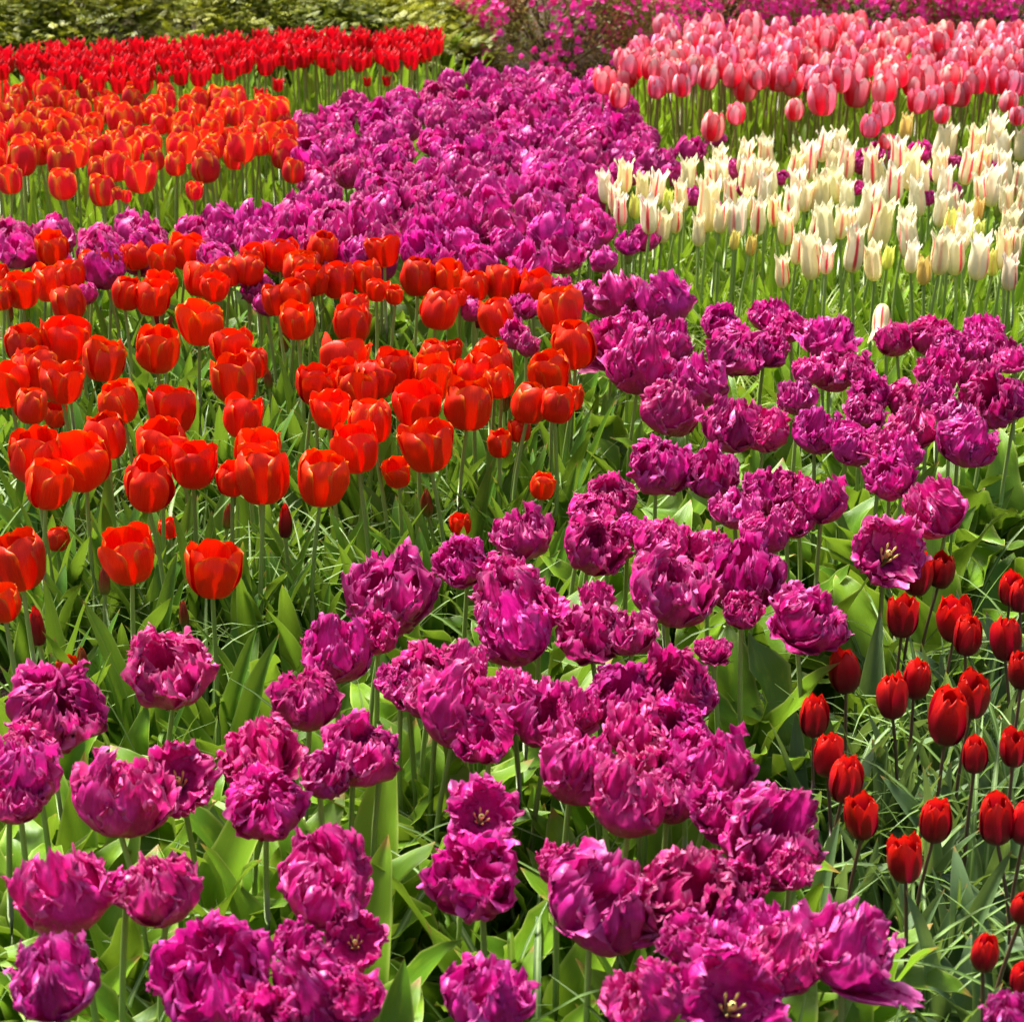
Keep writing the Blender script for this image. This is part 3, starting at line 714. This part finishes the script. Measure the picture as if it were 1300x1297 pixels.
#END_TABLES#
# ------------------------------------------------------------------ foliage and grass that fill the beds between the plants
def mass(name, geos, places, mat, label, cat):
    """one mesh of many small pieces: places are (geo index, location, rotation z, scale, tilt)"""
    Vs, Fs, Us = [], [], []; off = 0
    G = [(np.asarray(g[0], dtype=np.float32), np.asarray(g[1], dtype=np.int32), np.asarray(g[2], dtype=np.float32)) for g in geos]
    for gi, loc, rz, sc, tx in places:
        v, f, u = G[gi]
        m = np.array((Euler((tx, 0, 0)).to_matrix() @ Euler((0, 0, rz)).to_matrix()), dtype=np.float32)
        Vs.append(v @ m.T * sc + np.array(loc, dtype=np.float32)); Fs.append(f + off); Us.append(u); off += len(v)
    me = mesh_from(name, np.concatenate(Vs), np.concatenate(Fs), np.concatenate(Us), mat)
    return obj(name, me, label=label, category=cat, kind='stuff')

rng = random.Random(11)
def around(kinds, n, spread, ng, lo=.7, hi=1.1, tilt=.25, skip=lambda p: False):
    out = []
    for k in kinds:
        for p in PLACES.get(k, []):
            for _ in range(n if rng.random() < n % 1 or n == int(n) else int(n)):
                q = (p[0] + rng.gauss(0, spread), p[1] + rng.gauss(0, spread), 0)
                if skip(q): continue
                out.append((rng.randrange(ng), q, rng.uniform(0, 6.283), rng.uniform(lo, hi), rng.uniform(-tilt, tilt)))
    return out
SOILSPOTS = [(at(968, 925, 0)[0], .13), (at(1000, 970, 0)[0], .11), (at(965,1020,0)[0], .09), (at(1010,890,0)[0], .08), (at(1285, 700, 0)[0], .16), (at(1300, 660, 0)[0], .15), (at(985,880,0)[0],.05), (at(1180,775,0)[0],.05)]
def bare(q): return any((q[0] - s[0].x) ** 2 + (q[1] - s[0].y) ** 2 < s[1] ** 2 for s in SOILSPOTS)

mass('tulip_foliage', [l[0] for l in LEAVES['broad']], around(['parrot'], 5, .075, 8, .65, 1.0, skip=bare), M['leaf'],
     'broad wavy green tulip leaves crowding under the near purple blooms', 'foliage')
mass('tulip_foliage', [l[0] for l in LEAVES['broad']], around(['parrot_mid'], 3, .08, 8, .7, 1.05), M['leaf'],
     'broad green leaves glimpsed in gaps of the far purple crowd', 'foliage')
mass('tulip_foliage', [l[0] for l in LEAVES['upright']], around(['vermilion'], 5, .10, 6, .7, 1.1), M['leaf_blue'],
     'upright dark green leaves beneath the orange-red cup tulips', 'foliage')
mass('tulip_foliage', [l[0] for l in LEAVES['far']], around(['flame', 'rose', 'scarlet'], 3, .10, 4, .6, 1.0) + around(['cream'], 6, .13, 4, .55, .95), M['leaf_far'],
     'bright green leaves under the orange, pink, scarlet and cream tulips at the back', 'foliage')
mass('tulip_foliage', [l[0] for l in LEAVES['grey']], around(['crimson'], 8, .10, 4, .7, 1.3, skip=bare), M['leaf_grey'],
     'narrow grey-green leaves under the dark red tulips', 'foliage')
bl = [blade_geo(random.Random(k), random.Random(k).uniform(.26, .44), random.Random(k * 3).uniform(.006, .011)) for k in range(40)]
mass('grass', bl, around(['vermilion'], 8, .13, 40, .7, 1.1, .1), M['blade'], 'thin arching grass-like leaves tangled under the orange-red tulips', 'grass')
mass('grass', bl, around(['crimson'], 5, .10, 40, .7, 1.05, .1, skip=lambda q: bare(q) and rng.random() < .8), M['blade'], 'pale-striped arching grass-like leaves around the dark red tulips', 'grass')
mass('grass', bl, around(['cream', 'yellow'], 22, .17, 40, .6, 1.0, .1), M['blade_far'], 'bright arching grass-like leaves under the cream tulips', 'grass')
mass('grass', bl, around(['parrot'], 3, .13, 40, .8, 1.2, .1), M['blade'], 'stray thin leaves arching between the purple tulips', 'grass')

# strips of leaves and grass in the stretches of bed where no bloom stands
def strip(poly, n, z=0.0, seed=1):
    r = random.Random(seed); wp = [tuple(at(x, y, z)[0][:2]) for x, y in poly]; xs = [p[0] for p in wp]; ys = [p[1] for p in wp]; out = []
    while len(out) < n:
        p = (r.uniform(min(xs), max(xs)), r.uniform(min(ys), max(ys)))
        if inside(p, wp) and not bare((p[0], p[1])): out.append(p)
    return out
def fill(pts, ng, lo, hi, tilt=.25):
    return [(rng.randrange(ng), (p[0], p[1], 0), rng.uniform(0, 6.283), rng.uniform(lo, hi), rng.uniform(-tilt, tilt)) for p in pts]
mass('tulip_foliage', [l[0] for l in LEAVES['far']], fill(strip([(760,330),(1330,330),(1330,560),(1000,560),(760,470)], 900, seed=2), 4, .55, .9), M['leaf_far'],
     'bright upright leaves between the cream tulips and the purple bed', 'foliage')
mass('grass', bl, fill(strip([(760,330),(1330,330),(1330,570),(1000,560),(760,470)], 1200, seed=3), 40, .6, 1.0), M['blade_far'],
     'bright thin grass-like leaves in front of the cream tulips', 'grass')
mass('tulip_foliage', [l[0] for l in LEAVES['upright']], fill(strip([(-80,900),(420,900),(640,760),(800,640),(800,520),(-60,520)], 820, seed=4), 6, .6, .95), M['leaf_blue'],
     'dark green upright leaves along the front of the orange-red bed', 'foliage')
mass('grass', bl, fill(strip([(-80,980),(420,980),(640,880),(800,740),(800,560),(-60,560)], 520, seed=5), 40, .7, 1.1), M['blade'],
     'thin glossy grass-like leaves tangled along the front of the orange-red bed', 'grass')
mass('tulip_foliage', [l[0] for l in LEAVES['broad']], fill(strip([(-120,1180),(420,1060),(760,960),(900,800),(1120,760),(1330,740),(1330,640),(1000,620),(860,640),(600,820),(400,960),(-100,1020)], 330, seed=6), 8, .7, 1.0), M['leaf'],
     'broad wavy leaves along the middle bend of the purple bed', 'foliage')
mass('tulip_foliage', [l[0] for l in LEAVES['broad']], fill(strip([(-100,1560),(1130,1560),(1130,1350),(900,1180),(-100,1150)], 420, seed=7), 8, .75, 1.05), M['leaf'],
     'broad wavy leaves at the foot of the nearest purple tulips', 'foliage')
mass('grass', bl, fill(strip([(1060,1560),(1400,1560),(1400,860),(1160,860),(1040,1040)], 170, seed=8), 40, .7, 1.1), M['blade'],
     'pale-striped thin leaves filling the dark red tulip bed', 'grass')
mass('tulip_foliage', [l[0] for l in LEAVES['far']], fill(strip([(-60,300),(400,330),(420,200),(600,150),(620,110),(-60,150)], 700, seed=9), 4, .6, 1.0), M['leaf_far'],
     'bright leaves under the scarlet and orange tulips', 'foliage')
mass('tulip_foliage', [l[0] for l in LEAVES['far']], fill(strip([(790,230),(1340,290),(1340,120),(800,140)], 800, seed=10), 4, .6, 1.0), M['leaf_far'],
     'bright green leaves under the front of the pink tulips', 'foliage')

# ------------------------------------------------------------------ ground: one sheet, finer near the beds
n = 260; g = np.linspace(-1, 1, n); w_ = np.sign(g) * (np.abs(g) * 4 + np.abs(g) ** 6 * 200)
V = [];
for j in range(n):
    for i in range(n):
        x, y = float(w_[i]), float(w_[j]) + 3.5
        z = noise.noise(Vector((x * 3, y * 3, 0))) * .018 + noise.noise(Vector((x * 14, y * 14, 2))) * .009 if abs(x) < 8 and abs(y) < 14 else 0
        V.append((x, y, z - .012))
gr = obj('ground', mesh_from('ground', V, grid_faces(n, n), None, M['soil']), kind='structure')
chip = tube([(0, 0, 0), (.006, .001, .003), (.013, 0, 0)], [.0008, .0035, .001], 4)
pts = []
for s, r_ in SOILSPOTS:
    for _ in range(170): pts.append((s.x + rng.gauss(0, r_ * 1.1), s.y + rng.gauss(0, r_ * 1.1), rng.uniform(-.01, .004)))
mass('bark_mulch', [chip], [(0, p, rng.uniform(0, 6.28), rng.uniform(.4, 1.4), rng.uniform(-.5, .5)) for p in pts], M['chips'], 'small brown bark chips scattered on the bare soil strip', 'mulch')

fp = parrot_petal(0, 1, 4.2, 1.5, .045, .06, .030, 17, 17)
fpm = mesh_from('fallen_petal', *fp, M['parrot'])
for X, Y, lab in ((1243, 762, 'crumpled purple petal fallen on the soil between the dark red tulips'), (1262, 778, 'second small purple petal lying just right of the larger fallen one'), (1180, 905, 'dark fallen petal scrap among the leaves behind the largest dark red tulip')):
    p = at(X, Y, .03)[0]; o = obj('fallen_petal', fpm, label=lab, category='petal', group='petals fallen on the ground'); o.location = p; o.rotation_euler = (1.2, .3, X); o.scale = (.6, .6, .6)
# ------------------------------------------------------------------ shrubs behind the beds
def spray_geo(seed, L=.075, n=7):
    """flat feathery conifer spray"""
    r = random.Random(seed); V = []; Fc = []; U = []
    for k in range(n):
        t = (k + .6) / n; s = 1 if k % 2 else -1; l = L * (.55 - .35 * t); a = s * r.uniform(.5, .9)
        x0, y0 = L * t, 0
        for a2, ll in ((a, l),):
            dx, dy = math.cos(a2) * ll, math.sin(a2) * ll; wv = .0042; o = len(V); dz = -ll * .25
            V += [(x0 - wv, y0, 0), (x0 + dx * .5 - dy / ll * wv, y0 + dy * .5 + dx / ll * wv, dz * .3), (x0 + dx, y0 + dy, dz), (x0 + dx * .5 + dy / ll * wv, y0 + dy * .5 - dx / ll * wv, dz * .3)]
            Fc.append((o, o + 1, o + 2, o + 3)); U += [(0, 0), (1, 0), (1, 1), (0, 1)]
    o = len(V); V += [(0, -.003, 0), (L, -.001, -.004), (L * 1.1, 0, -.006), (0, .003, 0)]; Fc.append((o, o + 1, o + 2, o + 3)); U += [(0, 0)] * 4
    return V, Fc, U
SPR = [spray_geo(k) for k in range(8)]

def scatter(geos, items):
    Vs, Fs, Us = [], [], []; off = 0
    G = [(np.asarray(g[0], dtype=np.float32), np.asarray(g[1], dtype=np.int32), np.asarray(g[2], dtype=np.float32)) for g in geos]
    for gi, p, rot, sc in items:
        v, f, u = G[gi]; Vs.append(v @ np.array(rot, dtype=np.float32).T * sc + np.array(p, dtype=np.float32)); Fs.append(f + off); Us.append(u); off += len(v)
    return np.concatenate(Vs), np.concatenate(Fs), np.concatenate(Us)

def branches(r, cx, cy, h, w, n=9, rad=.012):
    parts = []
    for k in range(n):
        a = r.uniform(0, 6.283); q = r.uniform(.3, .9) * w; pts = []; rr = []
        for i in range(6):
            t = i / 5; pts.append((cx + math.cos(a) * q * t ** .8 + r.uniform(-.02, .02), cy + math.sin(a) * q * t ** .8 * .8 + r.uniform(-.02, .02), h * .85 * t)); rr.append(rad * (1 - t * .75))
        parts.append(tube(pts, rr, 5))
    return merge(parts)

def conifer(cx, cy, w, h, label, seed, n=5200):
    r = random.Random(seed); root = obj('conifer_shrub', None, label=label, category='conifer', group='conifer shrubs behind the tulips'); root.location = (cx, cy, 0)
    # lobes: drooping branch tiers, each a tongue of sprays
    lobes = []
    for k in range(46):
        a = r.uniform(0, 6.283); zz = r.uniform(.02, 1) ** 1.0 * h; rr = w * math.sqrt(max(0.05, 1 - (zz / h) ** 2.2)) * r.uniform(.72, 1.05)
        lobes.append((math.cos(a) * rr * .8, math.sin(a) * rr * .75, zz * .9, a, r.uniform(.10, .22)))
    items = []
    for _ in range(n):
        lx, ly, lz, a, s = lobes[r.randrange(len(lobes))]
        u, v_ = r.gauss(0, .5), r.gauss(0, .8)
        px = lx + math.cos(a) * u * s - math.sin(a) * v_ * s; py = ly + math.sin(a) * u * s + math.cos(a) * v_ * s
        pz = lz + r.gauss(0, .03) - u * s * .35 + r.uniform(0, .03)
        if pz < .01: continue
        rot = Euler((r.uniform(-.6, .6), r.uniform(-.7, .35), a + r.uniform(-1.1, 1.1)), 'XYZ').to_matrix()
        items.append((r.randrange(8), (px, py, pz), rot, r.uniform(.5, .95)))
    obj('foliage', mesh_from('conifer_foliage', *scatter(SPR, items), M['conifer'], smooth=False), root)
    obj('branches', mesh_from('conifer_branches', *branches(r, 0, 0, h, w * .8, 14), M['bark']), root)

for i, (x, y, w, h, lab) in enumerate([
    (-2.75, 9.75, .62, .95, 'leftmost feathery green conifer shrub behind the scarlet tulips'),
    (-2.05, 9.65, .60, .60, 'low spreading conifer shrub second from the left edge'),
    (-1.30, 9.75, .62, .72, 'yellow-green conifer shrub behind the middle of the scarlet row'),
    (-.72, 9.62, .50, .50, 'dark-gapped conifer shrub near the right end of the scarlet row'),
    (-.50, 9.95, .36, .45, 'conifer shrub beside the magenta azalea, right end of the hedge'),
    (-2.4, 11.0, .9, 1.7, 'tall conifer rising behind the far left of the hedge'),
    (-1.2, 11.1, .9, 1.6, 'tall dark conifer behind the hedge, left of centre'),
    (.0, 11.3, .9, 1.6, 'tall dark conifer behind the hedge beside the azaleas')]):
    conifer(x, y, w, h, lab, 40 + i, 9000)

def small_leaf(L, W, seed):
    V = [(0, 0, 0), (L * .5, W * .5, L * .08), (L, 0, -L * .1), (L * .5, -W * .5, L * .08)]
    return V, [(0, 1, 2, 3)], [(0, .5), (.5, 1), (1, .5), (.5, 0)]
def blossom_geo(seed):
    r = random.Random(seed); V = []; Fc = []; U = []
    for k in range(5):
        a = k * 1.2566 + r.uniform(-.15, .15); L = .016 * r.uniform(.85, 1.15); W = .0075
        c, s = math.cos(a), math.sin(a); o = len(V)
        for (x, y, z) in ((0, 0, 0), (L * .6, W, .006), (L, W * .5, .007), (L, -W * .5, .007), (L * .6, -W, .006)):
            V.append((c * x - s * y, s * x + c * y, z)); U.append((x, y))
        Fc += [(o, o + 1, o + 2, o + 3), (o, o + 3, o + 4, o + 4)]
    return V, [f for f in Fc], U
def blossom_quads(seed):
    v, f, u = blossom_geo(seed); q = []
    for k in range(5):
        o = k * 5; q += [(o, o + 1, o + 2, o + 3)]
    for k in range(5):
        o = k * 5; v.append(v[o]); u.append((0, 0)); q += [(o, o + 3, o + 4, len(v) - 1)]
    return v, q, u
LF = [small_leaf(.024, .010, k) for k in range(3)]
BLO = [blossom_quads(k) for k in range(5)]
def azalea(cx, cy, w, dpt, h, nl, nb, label, seed, low=.35):
    r = random.Random(seed); root = obj('azalea_bush', None, label=label, category='azalea', group='azalea bushes behind the beds'); root.location = (cx, cy, 0)
    def shell(k0):
        a = r.uniform(0, 6.283); t = r.uniform(.0, 1); q = math.sqrt(max(0, 1 - t ** 3)); k = k0 + r.gauss(0, .05)
        bump = 1 + .16 * noise.noise(Vector((math.cos(a) * 2.2 + seed, math.sin(a) * 2.2, t * 3)))
        return Vector((math.cos(a) * w * q * k * bump, math.sin(a) * dpt * q * k * bump, h * t * k * bump))
    items = []
    for _ in range(nl):
        p = shell(r.uniform(.55, 1.0) ** .6)
        if p.z > .01: items.append((r.randrange(3), p, Euler((r.uniform(-1, 1), r.uniform(-1.2, .3), r.uniform(0, 6.28))).to_matrix(), r.uniform(.6, 1.3)))
    obj('foliage', mesh_from('azalea_foliage', *scatter(LF, items), M['azalea_leaf'], smooth=False), root)
    items = []; tries = 0
    while len(items) < nb and tries < nb * 12:
        tries += 1; p = shell(1.02)
        cl = noise.noise(Vector((p.x * 3.2 + seed, p.y * 3.2, p.z * 3.2)))
        if p.z < .03 or cl + (p.z / h - low) * .75 < r.uniform(-.35, .35): continue
        dirn = (Vector((p.x, p.y * 1.3, p.z * .7)).normalized() + Vector((r.uniform(-.6, .6), r.uniform(-.6, .6), r.uniform(-.4, .7)))).to_track_quat('Z', 'X').to_matrix()
        items.append((r.randrange(5), p, dirn, r.uniform(.8, 1.3)))
    o = obj('blossoms', mesh_from('azalea_blossoms', *scatter(BLO, items), M['blossom'], smooth=False), root); o['kind'] = 'stuff'
    obj('branches', mesh_from('azalea_branches', *branches(r, 0, 0, h * 1.0, w, 26, .008), M['bark']), root)
azalea(.22, 10.2, .66, .5, .62, 15000, 2300, 'magenta azalea bush behind the far tip of the purple bed', 61, .62)
azalea(1.05, 11.2, .62, .5, .60, 13000, 2400, 'magenta azalea bush behind the left end of the pink tulips', 62, .5)
azalea(1.95, 11.5, .65, .5, .50, 12000, 1800, 'azalea bush with sparse blossom behind the middle of the pink tulips', 63, .6)
azalea(2.75, 11.6, .7, .5, .52, 10000, 3000, 'bright magenta azalea behind the pink tulips at the right', 64, .3)
azalea(3.6, 11.7, .7, .5, .55, 9000, 900, 'reddish sparse azalea bush at the far right edge', 65, .6)
azalea(1.6, 12.6, 1.0, .6, 1.1, 8000, 2500, 'taller azalea bush further back, behind the azalea row', 66, .2)
azalea(3.2, 12.8, 1.0, .6, 1.1, 8000, 2500, 'tallest azalea bush at the back right corner', 67, .2)
print('COUNTS', COUNT, 'objects', len(bpy.data.objects))
